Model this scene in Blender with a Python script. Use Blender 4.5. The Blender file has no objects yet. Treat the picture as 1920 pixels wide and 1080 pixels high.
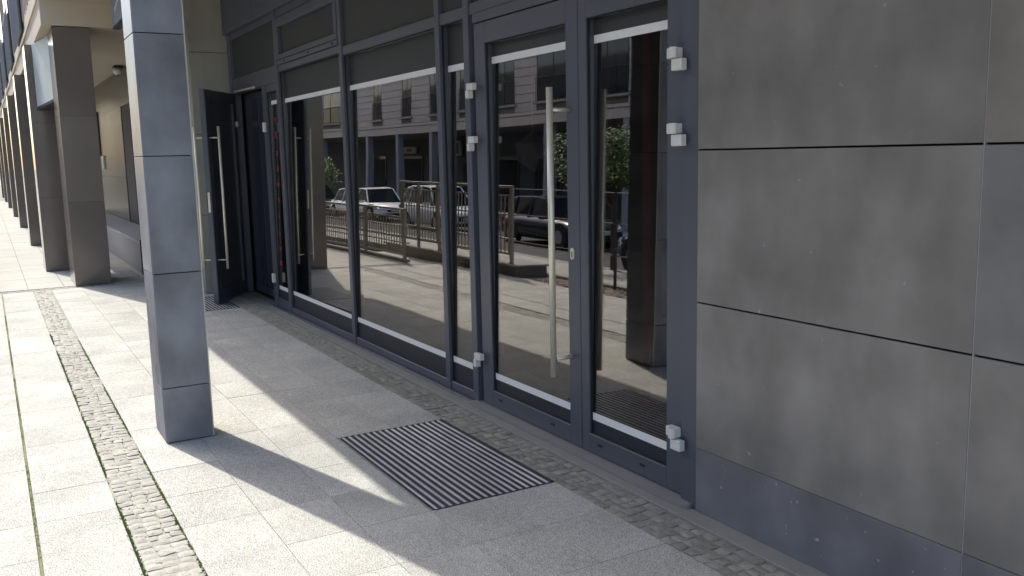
import bpy, bmesh, math, random
from mathutils import Vector, Matrix
random.seed(7)
S = bpy.context.scene
C = S.collection
R_ = math.radians

# ------------------------------------------------------------------ camera, sky, sun, exposure
cam_d = bpy.data.cameras.new('camera'); cam = bpy.data.objects.new('camera', cam_d); C.objects.link(cam)
rot = Matrix(((-0.5019253, 0.11649124, -0.85703021), (-0.86460511, -0.09392809, 0.49359448), (-0.02299977, 0.98874026, 0.14786381)))
cam.matrix_world = Matrix.Translation((0, 0, 1.6)) @ rot.to_4x4()
cam_d.sensor_width = 36.0; cam_d.lens = 1692.1 / 1920 * 36.0
cam_d.clip_start = 0.05; cam_d.clip_end = 1500
S.camera = cam
S.render.resolution_x = 1024; S.render.resolution_y = 576

SUN_EL = R_(49.0); SUN_AZ = math.atan2(1.0, 0.26)
W = bpy.data.worlds.new('World'); S.world = W; W.use_nodes = True
nt = W.node_tree; bg = nt.nodes['Background']
sky = nt.nodes.new('ShaderNodeTexSky'); sky.sky_type = 'NISHITA'; sky.sun_disc = False
sky.sun_elevation = SUN_EL; sky.sun_rotation = SUN_AZ; sky.air_density = 1.0; sky.dust_density = 2.5; sky.ozone_density = 1.0
nt.links.new(sky.outputs[0], bg.inputs[0]); bg.inputs[1].default_value = 0.15
sl = bpy.data.lights.new('sun', 'SUN'); so = bpy.data.objects.new('sun', sl); C.objects.link(so)
sl.energy = 2.1; sl.angle = R_(0.6); sl.color = (1.0, 0.955, 0.88)
sd = Vector((math.sin(SUN_AZ) * math.cos(SUN_EL), math.cos(SUN_AZ) * math.cos(SUN_EL), math.sin(SUN_EL)))
so.rotation_euler = sd.to_track_quat('Z', 'Y').to_euler()
S.view_settings.view_transform = 'Standard'; S.view_settings.look = 'None'
S.view_settings.exposure = 1.43; S.view_settings.gamma = 1.0; S.view_settings.use_curve_mapping = False

# ------------------------------------------------------------------ materials
def mat(name, col, rough=0.6, metal=0.0, spec=0.5, noise=None, speck=None, bump=None, rnd=0.0, streak=None, spots=None):
    """noise=(scale, amount, detail); speck=(scale, amount); bump=(scale, strength); rnd = per object value shift"""
    m = bpy.data.materials.new(name); m.use_nodes = True
    n = m.node_tree.nodes; L = m.node_tree.links; b = n['Principled BSDF']
    b.inputs['Roughness'].default_value = rough; b.inputs['Metallic'].default_value = metal
    b.inputs['Specular IOR Level'].default_value = spec
    tc = n.new('ShaderNodeTexCoord'); geo = n.new('ShaderNodeNewGeometry')
    pos = geo.outputs['Position']
    fac = None
    def mul(a, bsock):
        q = n.new('ShaderNodeMath'); q.operation = 'MULTIPLY'
        L.new(a, q.inputs[0]); L.new(bsock, q.inputs[1]); return q.outputs[0]
    def band(sock, lo, hi):
        q = n.new('ShaderNodeMapRange'); L.new(sock, q.inputs[0]); q.inputs[1].default_value = 0.25; q.inputs[2].default_value = 0.75
        q.inputs[3].default_value = lo; q.inputs[4].default_value = hi; return q.outputs[0]
    if noise:
        t = n.new('ShaderNodeTexNoise'); t.inputs['Scale'].default_value = noise[0]; t.inputs['Detail'].default_value = noise[2]
        if rnd:
            oi = n.new('ShaderNodeObjectInfo'); va = n.new('ShaderNodeVectorMath'); va.operation = 'SCALE'
            cb = n.new('ShaderNodeCombineXYZ')
            for k in range(3): L.new(oi.outputs['Random'], cb.inputs[k])
            L.new(cb.outputs[0], va.inputs[0]); va.inputs['Scale'].default_value = 37.0
            vb = n.new('ShaderNodeVectorMath'); vb.operation = 'ADD'; L.new(va.outputs[0], vb.inputs[0]); L.new(pos, vb.inputs[1])
            L.new(vb.outputs[0], t.inputs['Vector'])
        else: L.new(pos, t.inputs['Vector'])
        f = band(t.outputs[0], 1 - noise[1], 1 + noise[1]); fac = f
    if speck:
        t = n.new('ShaderNodeTexNoise'); t.inputs['Scale'].default_value = speck[0]; t.inputs['Detail'].default_value = 1.5
        L.new(pos, t.inputs['Vector']); f = band(t.outputs[0], 1 - speck[1], 1 + speck[1]); fac = mul(fac, f) if fac else f
    if streak:
        mp = n.new('ShaderNodeMapping'); mp.inputs['Scale'].default_value = streak[0]; L.new(pos, mp.inputs[0])
        t = n.new('ShaderNodeTexNoise'); t.inputs['Scale'].default_value = 1.0; t.inputs['Detail'].default_value = 3; L.new(mp.outputs[0], t.inputs['Vector'])
        f = band(t.outputs[0], 1 - streak[1], 1 + streak[1]); fac = mul(fac, f) if fac else f
    if rnd:
        oi = n.new('ShaderNodeObjectInfo'); q = n.new('ShaderNodeMapRange'); L.new(oi.outputs['Random'], q.inputs[0])
        q.inputs[3].default_value = 1 - rnd; q.inputs[4].default_value = 1 + rnd; fac = mul(fac, q.outputs[0]) if fac else q.outputs[0]
    if fac:
        v = n.new('ShaderNodeVectorMath'); v.operation = 'SCALE'; v.inputs[0].default_value = col[:3]; L.new(fac, v.inputs['Scale'])
        out = v.outputs[0]
        if spots:   # pale dried splashes: (colour, scale, threshold)
            t = n.new('ShaderNodeTexNoise'); t.inputs['Scale'].default_value = spots[1]; t.inputs['Detail'].default_value = 4; L.new(pos, t.inputs['Vector'])
            cr = n.new('ShaderNodeMapRange'); L.new(t.outputs[0], cr.inputs[0]); cr.inputs[1].default_value = spots[2]; cr.inputs[2].default_value = spots[2] + 0.03
            mx = n.new('ShaderNodeMix'); mx.data_type = 'RGBA'; L.new(cr.outputs[0], mx.inputs[0]); L.new(out, mx.inputs[6]); mx.inputs[7].default_value = (*spots[0], 1)
            out = mx.outputs[2]
        L.new(out, b.inputs['Base Color'])
    else: b.inputs['Base Color'].default_value = (*col[:3], 1)
    if bump:
        t = n.new('ShaderNodeTexNoise'); t.inputs['Scale'].default_value = bump[0]; t.inputs['Detail'].default_value = 3; L.new(pos, t.inputs['Vector'])
        bp = n.new('ShaderNodeBump'); bp.inputs['Strength'].default_value = bump[1]; bp.inputs['Distance'].default_value = 0.004
        L.new(t.outputs[0], bp.inputs['Height']); L.new(bp.outputs[0], b.inputs['Normal'])
    return m

def glass_mat(name, tint, refl, edge=0.85, rough=0.0):
    m = bpy.data.materials.new(name); m.use_nodes = True
    n = m.node_tree.nodes; L = m.node_tree.links; n.remove(n['Principled BSDF'])
    out = n['Material Output']; tr = n.new('ShaderNodeBsdfTransparent'); tr.inputs[0].default_value = (*tint, 1)
    gl = n.new('ShaderNodeBsdfGlossy'); gl.inputs['Roughness'].default_value = rough; gl.inputs[0].default_value = (1, .97, .92, 1)
    lw = n.new('ShaderNodeLayerWeight'); lw.inputs[0].default_value = 0.5
    p = n.new('ShaderNodeMath'); p.operation = 'POWER'; p.inputs[1].default_value = 4.0; L.new(lw.outputs['Facing'], p.inputs[0])
    mr = n.new('ShaderNodeMapRange'); L.new(p.outputs[0], mr.inputs[0]); mr.inputs[3].default_value = refl; mr.inputs[4].default_value = edge
    ge = n.new('ShaderNodeNewGeometry'); wv = n.new('ShaderNodeTexNoise'); wv.inputs['Scale'].default_value = 1.7; wv.inputs['Detail'].default_value = 0.5
    L.new(ge.outputs['Position'], wv.inputs['Vector']); bp = n.new('ShaderNodeBump'); bp.inputs['Strength'].default_value = 1.0; bp.inputs['Distance'].default_value = .0009
    L.new(wv.outputs[0], bp.inputs['Height']); L.new(bp.outputs[0], gl.inputs['Normal'])
    mx = n.new('ShaderNodeMixShader'); L.new(mr.outputs[0], mx.inputs[0]); L.new(tr.outputs[0], mx.inputs[1]); L.new(gl.outputs[0], mx.inputs[2])
    L.new(mx.outputs[0], out.inputs[0]); return m

M = {}
M['granite'] = mat('granite', (.425, .42, .385), .9, spec=.06, noise=(2.6, .16, 6), speck=(170, .62), streak=((31, 31, 31), .14), bump=(220, .07), rnd=.045)
M['granite_far'] = mat('granite_far', (.40, .395, .36), .9, spec=.1, noise=(1.5, .08, 4), speck=(120, .12))
M['bed'] = mat('joint_sand', (.25, .245, .205), .95, noise=(30, .3, 3))
M['cobble'] = mat('cobble_stone', (.37, .36, .32), .9, spec=.2, noise=(9, .14, 4), speck=(160, .16), bump=(90, .35), rnd=.09)
M['cobble_shop'] = mat('cobble_stone_dusty', (.285, .275, .235), .95, spec=.1, noise=(9, .18, 4), speck=(160, .2), bump=(90, .6), rnd=.16)
M['grout'] = mat('dusty_grout', (.225, .215, .185), .95, noise=(25, .2, 4), bump=(120, .5))
M['grout_light'] = mat('pale_grout', (.29, .285, .235), .95, noise=(25, .25, 4), bump=(120, .5))
M['curb'] = mat('concrete_curb', (.25, .245, .225), .85, noise=(5, .1, 4), speck=(180, .1), bump=(150, .3))
M['ledge'] = mat('stone_ledge', (.24, .235, .225), .6, noise=(4, .07, 4), speck=(250, .06))
M['moss'] = mat('moss', (.20, .26, .09), .9, noise=(40, .5, 3))
M['frame'] = mat('anthracite_frame', (.080, .090, .114), .38, noise=(1.2, .05, 3))
M['frame_edge'] = mat('dark_gasket', (.012, .013, .016), .6)
M['seam'] = mat('light_bead', (.16, .17, .19), .4)
M['film_top'] = mat('dark_roller_blind', (.034, .038, .038), .55, noise=(3, .04, 2))
M['film_low'] = mat('navy_window_film', (.018, .022, .033), .5)
M['strip'] = mat('white_vinyl_strip', (.80, .81, .81), .45, noise=(60, .03, 2))
M['steel'] = mat('brushed_steel', (.80, .75, .62), .38, metal=.45)
M['hinge'] = mat('pale_hinge_metal', (.68, .67, .64), .4, metal=.05)
M['tile'] = mat('ceramic_panel', (.196, .188, .178), .40, noise=(3.6, .25, 9), speck=(420, .05), streak=((5.0, 5.0, 2.0), .16), rnd=.05, spots=((.33, .33, .32), 24.0, .735))
M['tile_warm'] = mat('ceramic_panel_warm', (.205, .194, .178), .40, noise=(3.1, .32, 8), speck=(420, .05), streak=((4.0, 4.0, 1.1), .24), rnd=.05)
M['tile_cool'] = mat('ceramic_panel_cool', (.172, .178, .173), .40, noise=(3.6, .25, 9), speck=(420, .05), streak=((5.0, 5.0, 2.0), .15), rnd=.04)
M['tile_blue'] = mat('base_panel', (.150, .155, .174), .40, noise=(3.0, .34, 8), speck=(420, .05), streak=((4, 4, 2), .2), rnd=.04, spots=((.42, .42, .42), 26.0, .70))
M['pillar'] = mat('slate_grey_panel', (.205, .214, .238), .30, spec=.4, noise=(3.6, .32, 9), speck=(420, .04), streak=((5, 5, 2), .16), rnd=.04)
M['pillar_matte'] = mat('slate_grey_panel_matte', (.18, .188, .21), .62, spec=.1, noise=(3.6, .32, 9), streak=((5, 5, 2), .16), rnd=.04)  # rougher, slightly darker copy for the lower street-side panels
M['inner_panel'] = mat('inner_navy_panel', (.085, .094, .122), .4)
M['navy_fill'] = mat('doorway_navy_fill', (.055, .063, .085), .2)
M['pane_reflection'] = mat('dark_pane_painted_reflection', (.115, .110, .122), .14)  # purple-grey reflection on the open leaf's glass, painted as opaque colour
M['trim'] = mat('pale_corner_trim', (.55, .52, .45), .4)
M['joint_dark'] = mat('open_joint', (.012, .012, .013), .9)
M['joint_light'] = mat('pale_joint', (.42, .43, .42), .6)
M['olive'] = mat('olive_grey_panel', (.29, .288, .25), .5, noise=(2, .10, 6), streak=((5, 5, .8), .12), rnd=.04, spots=((.5, .5, .45), 12.0, .76))
M['brown'] = mat('brown_stone', (.150, .128, .113), .12, spec=.6, noise=(1.8, .10, 6), speck=(300, .08), rnd=.05)
M['brown_wall'] = mat('polished_brown_marble', (.115, .105, .082), .26, spec=.18, noise=(2.4, .2, 6), streak=((1, 3, 4), .12), rnd=.06)
M['beige'] = mat('beige_render', (.55, .49, .385), .85, noise=(.8, .05, 5), speck=(60, .03))
M['beige_dark'] = mat('beige_soffit', (.46, .38, .34), .85, noise=(.8, .05, 5))
M['cream'] = mat('pale_render', (.60, .50, .41), .85, noise=(.5, .06, 5))
M['mat_bar'] = mat('mat_aluminium', (.44, .45, .47), .38, metal=.35, noise=(5, .25, 3), rnd=.05)
M['mat_brush'] = mat('mat_brush', (.038, .042, .046), .95, noise=(6, .3, 3))
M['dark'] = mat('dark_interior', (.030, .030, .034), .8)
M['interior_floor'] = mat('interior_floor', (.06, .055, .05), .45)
M['red_paint'] = mat('dark_red_paint', (.34, .015, .02), .5)
M['red_letter'] = mat('red_vinyl', (.46, .035, .045), .6)
M['lamp_paper'] = mat('white_lampshade', (.65, .68, .66), .7)
M['counter'] = mat('blue_grey_counter', (.07, .085, .11), .5)
M['wood_dark'] = mat('dark_wood', (.07, .032, .022), .55, streak=((30, 30, 1), .3))
M['asphalt'] = mat('asphalt', (.055, .055, .056), .9, noise=(1.2, .1, 5), speck=(90, .2), bump=(120, .5))
M['earth'] = mat('ground_earth', (.20, .19, .16), .95, noise=(.3, .15, 5))
M['gravel'] = mat('gravel', (.30, .25, .20), .9, noise=(25, .5, 3))
M['kerb'] = mat('kerb_concrete', (.30, .29, .27), .85, noise=(3, .08, 4))
M['rail'] = mat('steel_railing', (.30, .272, .232), .42, metal=.3, noise=(6, .1, 3))
M['rail_dark'] = mat('dark_metal', (.04, .042, .045), .5)
M['rust'] = mat('orange_pole', (.34, .11, .06), .6)
M['blockwall'] = mat('planter_concrete', (.16, .15, .14), .9, noise=(3, .12, 4))
M['car_white'] = mat('white_car_paint', (.86, .87, .88), .18)
M['car_dark'] = mat('dark_car_paint', (.030, .034, .045), .15)
M['car_blue'] = mat('blue_car_paint', (.045, .065, .12), .15)
M['car_teal'] = mat('teal_car_paint', (.05, .12, .13), .15)
M['car_glass'] = mat('car_glass', (.012, .016, .022), .05)
M['rubber'] = mat('tyre_rubber', (.018, .018, .018), .8)
M['alloy'] = mat('alloy_rim', (.45, .45, .46), .3, metal=.8)
M['headlight'] = mat('headlight_lens', (.55, .58, .62), .1)
M['plate'] = mat('number_plate', (.7, .7, .68), .5)
M['winglass'] = mat('window_glass', (.022, .025, .032), .06)
M['winframe'] = mat('window_frame', (.045, .042, .046), .5)
M['sill'] = mat('window_sill', (.36, .33, .28), .7)
M['shopgrey'] = mat('shop_front_grey', (.10, .10, .115), .7, noise=(.8, .1, 4))
M['shopblue'] = mat('shop_front_blue', (.055, .07, .105), .4)
M['column_grey'] = mat('arcade_column_grey', (.30, .30, .315), .6)
M['sign_white'] = mat('sign_white', (.42, .43, .42), .5)
M['sign_sky'] = mat('sign_face_painted_sky', (.30, .40, .60), .25)  # blue of the reflected sky painted into the sign face
M['sign_sky_pale'] = mat('glass_sign_painted_sky', (.68, .76, .74), .10, noise=(1.2, .12, 4))  # sky reflected in the glass sign, put into its pale colour
M['sign_under'] = mat('sign_underside', (.03, .034, .05), .5)
M['white'] = mat('white_plastic', (.75, .75, .72), .4)
M['bark'] = mat('bark', (.07, .055, .04), .9, bump=(40, .6))
M['leaf'] = mat('leaf', (.075, .14, .022), .55, noise=(3, .35, 3))
M['leaf'].node_tree.nodes['Principled BSDF'].inputs['Transmission Weight'].default_value = 0
M['leaf_light'] = mat('leaf_light', (.12, .19, .035), .55, noise=(3, .35, 3))
M['balcony'] = mat('balcony_blue_glass', (.055, .085, .11), .12, noise=(3, .3, 3))
M['glass'] = glass_mat('shop_glass', (.60, .60, .62), .20, .85)
M['glass_door'] = glass_mat('open_door_glass', (.45, .45, .47), .16, .7)
M['glass_pale'] = mat('door_edge_metal', (.10, .115, .13), .3)

# ------------------------------------------------------------------ helpers
class MB:
    def __init__(s): s.v = []; s.f = []
    def hexa(s, p):      # 8 corners: bottom ring then top ring
        k = len(s.v); s.v += [tuple(q) for q in p]
        for a in ((3, 2, 1, 0), (4, 5, 6, 7), (0, 1, 5, 4), (1, 2, 6, 5), (2, 3, 7, 6), (3, 0, 4, 7)): s.f.append(tuple(k + i for i in a))
        return s
    def box(s, x0, x1, y0, y1, z0, z1):
        return s.hexa([(x0, y0, z0), (x1, y0, z0), (x1, y1, z0), (x0, y1, z0), (x0, y0, z1), (x1, y0, z1), (x1, y1, z1), (x0, y1, z1)])
    def tube(s, a, b, r, n=12, r2=None):
        a = Vector(a); b = Vector(b); d = (b - a).normalized(); u = d.orthogonal().normalized(); w = d.cross(u); k = len(s.v)
        r2 = r if r2 is None else r2
        for c, rr in ((a, r), (b, r2)):
            for i in range(n):
                t = 2 * math.pi * i / n; s.v.append(tuple(c + (u * math.cos(t) + w * math.sin(t)) * rr))
        for i in range(n): j = (i + 1) % n; s.f.append((k + i, k + j, k + n + j, k + n + i))
        s.f.append(tuple(k + i for i in reversed(range(n)))); s.f.append(tuple(k + n + i for i in range(n)))
        return s
    def prism(s, poly, y0, y1):   # polygon in XZ extruded along Y
        k = len(s.v); n = len(poly)
        s.v += [(x, y0, z) for x, z in poly] + [(x, y1, z) for x, z in poly]
        for i in range(n): j = (i + 1) % n; s.f.append((k + i, k + j, k + n + j, k + n + i))
        s.f.append(tuple(k + i for i in reversed(range(n)))); s.f.append(tuple(k + n + i for i in range(n)))
        return s
    def mesh(s, name, m, bevel=0.0, smooth=False):
        me = bpy.data.meshes.new(name); me.from_pydata(s.v, [], s.f)
        b = bmesh.new(); b.from_mesh(me); bmesh.ops.recalc_face_normals(b, faces=b.faces)
        if bevel: bmesh.ops.bevel(b, geom=list(b.edges), offset=bevel, segments=1, affect='EDGES', clamp_overlap=True)
        b.to_mesh(me); b.free()
        if m: me.materials.append(m)
        if smooth:
            for p in me.polygons: p.use_smooth = True
        return me
    def obj(s, name, m, parent=None, bevel=0.0, smooth=False):
        return link(name, s.mesh(name, m, bevel, smooth), parent)
def link(name, me, parent=None, loc=None):
    o = bpy.data.objects.new(name, me); C.objects.link(o)
    if parent is not None:
        o.parent = parent
        o.matrix_parent_inverse = parent.matrix_basis.inverted()
    if loc: o.location = loc
    return o
def tag(o, label=None, cat=None, group=None, kind=None):
    for k, v in (('label', label), ('category', cat), ('group', group), ('kind', kind)):
        if v: o[k] = v
    return o
def thing(name, loc, label, cat, group=None):
    o = bpy.data.objects.new(name, None); C.objects.link(o); o.location = loc; o.empty_display_size = .1
    return tag(o, label, cat, group)
def struct(o): o['kind'] = 'structure'; return o
def stuff(o): o['kind'] = 'stuff'; return o
def copy_tree(o, parent=None):
    c = o.copy(); C.objects.link(c)
    if parent is not None: c.parent = parent
    for ch in list(o.children): copy_tree(ch, c)
    return c

# ------------------------------------------------------------------ ground, road, paving
g = MB(); g.v = [(-400, -400, -1.6), (600, -400, -1.6), (600, 400, -1.6), (-400, 400, -1.6)]; g.f = [(0, 1, 2, 3)]
struct(g.obj('ground', M['earth']))
struct(MB().box(-25, 13.1, -2.75, .955, -1.55, -.016).box(13.1, 110, -2.75, .355, -1.55, -.016).obj('pavement_base', M['bed']))
struct(MB().hexa([(15.4, .48, -1.57), (24, .48, -1.56), (24, 1.9, -1.56), (15.4, 1.9, -1.57), (15.4, .48, -.25), (24, .48, -.95), (24, 1.9, -.95), (15.4, 1.9, -.25)]).obj('ramp', M['asphalt']))
struct(MB().box(24.01, 110, .36, 1.9, -1.5, -.02).obj('side_paving', M['granite_far']))
struct(MB().box(13.1, 15.39, .36, .92, -1.5, -.02).obj('side_paving', M['granite_far']))
struct(MB().box(-25, 13.1, .955, 1.50, -1.55, -.055).obj('gravel_bed', M['bed']))
struct(MB().hexa([(-60, 1.64, -1.5), (15.4, 1.64, -1.5), (15.4, 2.95, -1.5), (-60, 2.95, -1.5), (-60, 1.64, -.01), (15.4, 1.64, -.01), (15.4, 2.95, -.07), (-60, 2.95, -.07)]).obj('street_pavement', M['granite_far']))
rd = MB()
prof = [(3.1, -.20), (4.5, -.38), (6.2, -.62), (8.0, -.78), (12.2, -.86)]
k = 0
for y, z in prof: rd.v += [(-80, y, z), (140, y, z)]
for i in range(len(prof) - 1): a = 2 * i; rd.f.append((a, a + 1, a + 3, a + 2))
struct(rd.obj('road', M['asphalt']))
struct(MB().box(-60, 130, 2.95, 3.10, -1.5, -.06).obj('kerb', M['kerb'], bevel=.015))
struct(MB().box(15.41, 130, 1.91, 2.94, -1.5, -.12).obj('street_pavement', M['granite_far']))
struct(MB().box(-60, 15.4, 1.50, 1.64, -1.5, .02).obj('kerb', M['kerb'], bevel=.012))
struct(MB().box(-60, 140, 12.2, 12.35, -1.5, -.72).obj('kerb', M['kerb'], bevel=.015))
struct(MB().box(-60, 140, 12.35, 18.5, -1.5, -.73).obj('far_pavement', M['granite_far']))

# granite slabs on a regular grid
pav = MB().box(-6, 13.0, -2.28, .955, -.015, -.008).obj('pavement', M['bed']); struct(pav)
rowsY = [(-2.28, -1.95), (-1.95, -1.612), (-1.612, -1.278), (-1.278, -.945), (-.945, -.606), (-.392, -.056), (-.044, .285), (.285, .62), (.62, .955)]
PX = .4225; X0 = 3.585
slab_meshes = {}
def slab(y0, y1):
    key = round(y1 - y0, 3)
    if key not in slab_meshes:
        slab_meshes[key] = MB().box(.0008, PX - .0008, .001, key - .001, -.03, 0).mesh('paving_slab', M['granite'], bevel=.0012)
    return slab_meshes[key]
cells = []
for k in range(-22, 23):
    x = X0 + k * PX
    for (y0, y1) in rowsY:
        if x + PX > 12.98: continue
        if 3.57 < x + .2 < 4.85 and y0 < -1.7: continue            # under the mat near the doors
        d = abs(x - 3.2) if x > 1.2 else 30 - x
        cells.append((d, x, y0, y1))
cells.sort()
for d, x, y0, y1 in cells[:300]:
    o = link('paving_slab', slab(y0, y1), pav, (x, y0, random.uniform(-.0008, .0008)))
    o.rotation_euler = (random.uniform(-.0012, .0012), random.uniform(-.0012, .0012), 0)
mb = MB()
for d, x, y0, y1 in cells[300:]: mb.box(x + .002, x + PX - .002, y0 + .002, y1 - .002, -.03, 0)
# far paving beyond the cobble cross row
yy = -2.45
while yy < .3:
    xx = 13.10
    while xx < 46:
        mb.box(xx + .003, xx + .627, yy + .003, min(yy + .417, .35), -.03, random.uniform(-.001, .001)); xx += .63
    yy += .42
stuff(mb.obj('far_paving_slabs', M['granite_far'], pav))

# cobbles
def stone_mesh(name, m, seed, w=.050, l=.052, h=.018):
    r = random.Random(seed); b = bmesh.new(); bmesh.ops.create_grid(b, x_segments=3, y_segments=3, size=.5)
    for v in b.verts:
        x, y = v.co.x, v.co.y; e = max(abs(x), abs(y))
        rr = 1 - .12 * (abs(x) * abs(y) * 4)
        v.co.x = x * w * rr + r.uniform(-.0035, .0035); v.co.y = y * l * rr + r.uniform(-.0035, .0035)
        v.co.z = (-.0045 if e > .49 else r.uniform(-.001, .0015))
    ext = bmesh.ops.extrude_edge_only(b, edges=[e for e in b.edges if e.is_boundary])
    for v in [q for q in ext['geom'] if isinstance(q, bmesh.types.BMVert)]: v.co.z = -.03
    bmesh.ops.recalc_face_normals(b, faces=b.faces)
    me = bpy.data.meshes.new(name); b.to_mesh(me); b.free(); me.materials.append(m); return me
def cobble_band(par, m, x0, x1, y0, y1, pitch, across, nparts, seed, far_axis='x'):
    r = random.Random(seed); vs = [stone_mesh('cobble', m, seed * 50 + i, pitch * .99, (y1 - y0) * 1.0) for i in range(8)]
    pts = []; x = x0
    while x < x1:
        off = r.uniform(-.3, .3) / across; n = across + (1 if r.random() < .25 else 0)
        ys = sorted(min(max((i + .5) / n + r.uniform(-.035, .035), .06), .94) for i in range(n))
        for t in ys: pts.append((x + r.uniform(-.006, .006), y0 + t * (y1 - y0), r.uniform(.93, 1.04) / n, r.uniform(.92, 1.02)))
        x += pitch
    big = MB()
    for i, (px, py, sy, sx) in enumerate(sorted(pts, key=lambda q: abs(q[0] - 3.0))):
        me = vs[r.randrange(8)]; a = r.uniform(-.10, .10) + (math.pi if r.random() < .5 else 0); zz = r.uniform(-.003, .002); tl = (r.uniform(-.07, .07), r.uniform(-.07, .07))
        if i < nparts:
            o = link('cobble', me, par, (px, py, zz)); o.rotation_euler = (tl[0], tl[1], a); o.scale = (sx, sy, 1)
        else:
            k = len(big.v); ca, sa = math.cos(a), math.sin(a)
            for v in me.vertices:
                vx, vy = v.co.x * sx, v.co.y * sy
                big.v.append((px + vx * ca - vy * sa, py + vx * sa + vy * ca, v.co.z + zz + vx * tl[1] - vy * tl[0]))
            for p in me.polygons: big.f.append(tuple(k + q for q in p.vertices))
    if big.v: stuff(big.obj('far_cobbles', m, par))
st = MB().box(-6, 12.95, -.606, -.392, -.015, -.0075).obj('cobble_strip', M['grout_light']); struct(st)
cobble_band(st, M['cobble'], 2.9, 12.9, -.598, -.402, .060, 3, 300, 3)
st2 = MB().box(-6, 11.15, -2.505, -2.28, -.0148, -.0070).obj('cobble_strip', M['grout']); struct(st2)
cobble_band(st2, M['cobble_shop'], 1.9, 11.1, -2.500, -2.285, .066, 4, 300, 4)
cr = MB().box(12.95, 13.09, -2.5, .955, -.0149, -.0085).obj('cobble_cross_row', M['grout_light']); struct(cr)
mb = MB(); vs = [stone_mesh('c', M['cobble'], 900 + i, .1, .085) for i in range(4)]
for i in range(38):
    me = vs[i % 4]; k = len(mb.v)
    for v in me.vertices: mb.v.append((13.02 + v.co.x, -2.4 + i * .09 + v.co.y, v.co.z))
    for p in me.polygons: mb.f.append(tuple(k + q for q in p.vertices))
stuff(mb.obj('row_cobbles', M['cobble'], cr))

# moss in the joints
mb = MB(); r = random.Random(5)
def moss(x0, x1, y, wid, n, hmax):
    for _ in range(n):
        x = r.uniform(x0, x1)
        if math.sin(x * 3.1 + y * 9) + math.sin(x * 7.7) * .6 + r.uniform(-.8, .8) < -.5: continue
        yy = y + r.gauss(0, wid); h = r.uniform(.25, 1) * hmax; a = r.uniform(0, 6.28); w = r.uniform(.003, .008)
        k = len(mb.v); dx, dy = math.cos(a) * w, math.sin(a) * w
        mb.v += [(x - dx, yy - dy, -.008), (x + dx, yy + dy, -.008), (x + r.uniform(-.006, .006), yy + r.uniform(-.006, .006), h - .004)]; mb.f.append((k, k + 1, k + 2))
moss(2.6, 11, -.050, .0026, 4500, .005)
moss(2.6, 9.5, -.395, .0045, 4200, .010)
moss(2.6, 9, -.603, .0035, 2200, .008)
moss(4, 12, -.5, .07, 1400, .008)
stuff(tag(mb.obj('moss', M['moss']), 'low green moss growing in the paving joints beside the cobble strip', 'moss'))
for y in (-.050,):
    struct(MB().box(2, 12.9, y - .005, y + .005, -.0073, -.0035).obj('soil_joint', mat('green_soil', (.17, .18, .09), .95, noise=(20, .4, 4))))

# concrete curb along the shopfront
cb = MB().box(-6, 11.19, -2.61, -2.507, -.2, .004).obj('curb', M['curb'], bevel=.004); struct(cb)

# ------------------------------------------------------------------ entrance mats
def entrance_mat(x0, x1, y0, y1, label):
    t = thing('entrance_mat', ((x0 + x1) / 2, (y0 + y1) / 2, 0), label, 'door mat', 'ribbed entrance mats set into the paving')
    fr = MB(); e = .003
    fr.box(x0, x1, y0, y0 + e, -.01, .004).box(x0, x1, y1 - e, y1, -.01, .004).box(x0, x0 + e, y0 + e, y1 - e, -.01, .004).box(x1 - e, x1, y0 + e, y1 - e, -.01, .004)
    fr.obj('mat_frame', M['mat_brush'], t)
    MB().box(x0 + e, x1 - e, y0 + e, y1 - e, -.014, -.004).obj('mat_base', M['mat_brush'], t)
    n = 17; p = (y1 - y0 - 2 * e) / n
    rib = MB().box(0, x1 - x0 - 2 * e - .004, 0, p * .34, -.006, .0035).mesh('aluminium_rib', M['mat_bar'], bevel=.001)
    br = MB().box(0, x1 - x0 - 2 * e - .004, 0, p * .54, -.006, .0015).mesh('brush_row', M['mat_brush'])
    for i in range(n):
        link('aluminium_rib', rib, t, (x0 + e + .002, y0 + e + i * p + p * .60, 0))
        link('brush_row', br, t, (x0 + e + .002, y0 + e + i * p + p * .02, 0))
    return t
entrance_mat(3.578, 4.845, -2.275, -1.630, 'dark and silver ribbed mat in the paving before the closed double doors')
entrance_mat(9.90, 10.95, -2.275, -1.66, 'ribbed mat partly under the open glass door behind the slate pillar')
entrance_mat(13.5, 14.4, -1.75, -1.45, 'small dark mat beyond the slate pillar, by the grey plinth')

# ------------------------------------------------------------------ front pillar
def clad_box(par, x0, x1, y0, y1, zs, m, name='cladding_panel', t=.012, gap=.005, faces='xXyY'):
    for a, b in zip(zs[:-1], zs[1:]):
        z0, z1 = a + gap / 2, b - gap / 2
        if 'x' in faces: MB().box(x0, x0 + t, y0 + .003, y1 - .003, z0, z1).obj(name, m, par, bevel=.0012)
        if 'X' in faces: MB().box(x1 - t, x1, y0 + .003, y1 - .003, z0, z1).obj(name, m, par, bevel=.0012)
        if 'y' in faces: MB().box(x0 + t + .001, x1 - t - .001, y0, y0 + t, z0, z1).obj(name, m, par, bevel=.0012)
        if 'Y' in faces: MB().box(x0 + t + .001, x1 - t - .001, y1 - t, y1, z0, z1).obj(name, m, par, bevel=.0012)
px0, px1, py0, py1 = 5.305, 5.665, -1.018, -.756
t = thing('clad_pillar', (5.48, -.89, 0), 'tall slate grey clad pillar standing free on the sunlit paving', 'pillar')
MB().box(px0 + .013, px1 - .013, py0 + .013, py1 - .013, 0, 3.74).obj('core', M['joint_dark'], t)
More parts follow.
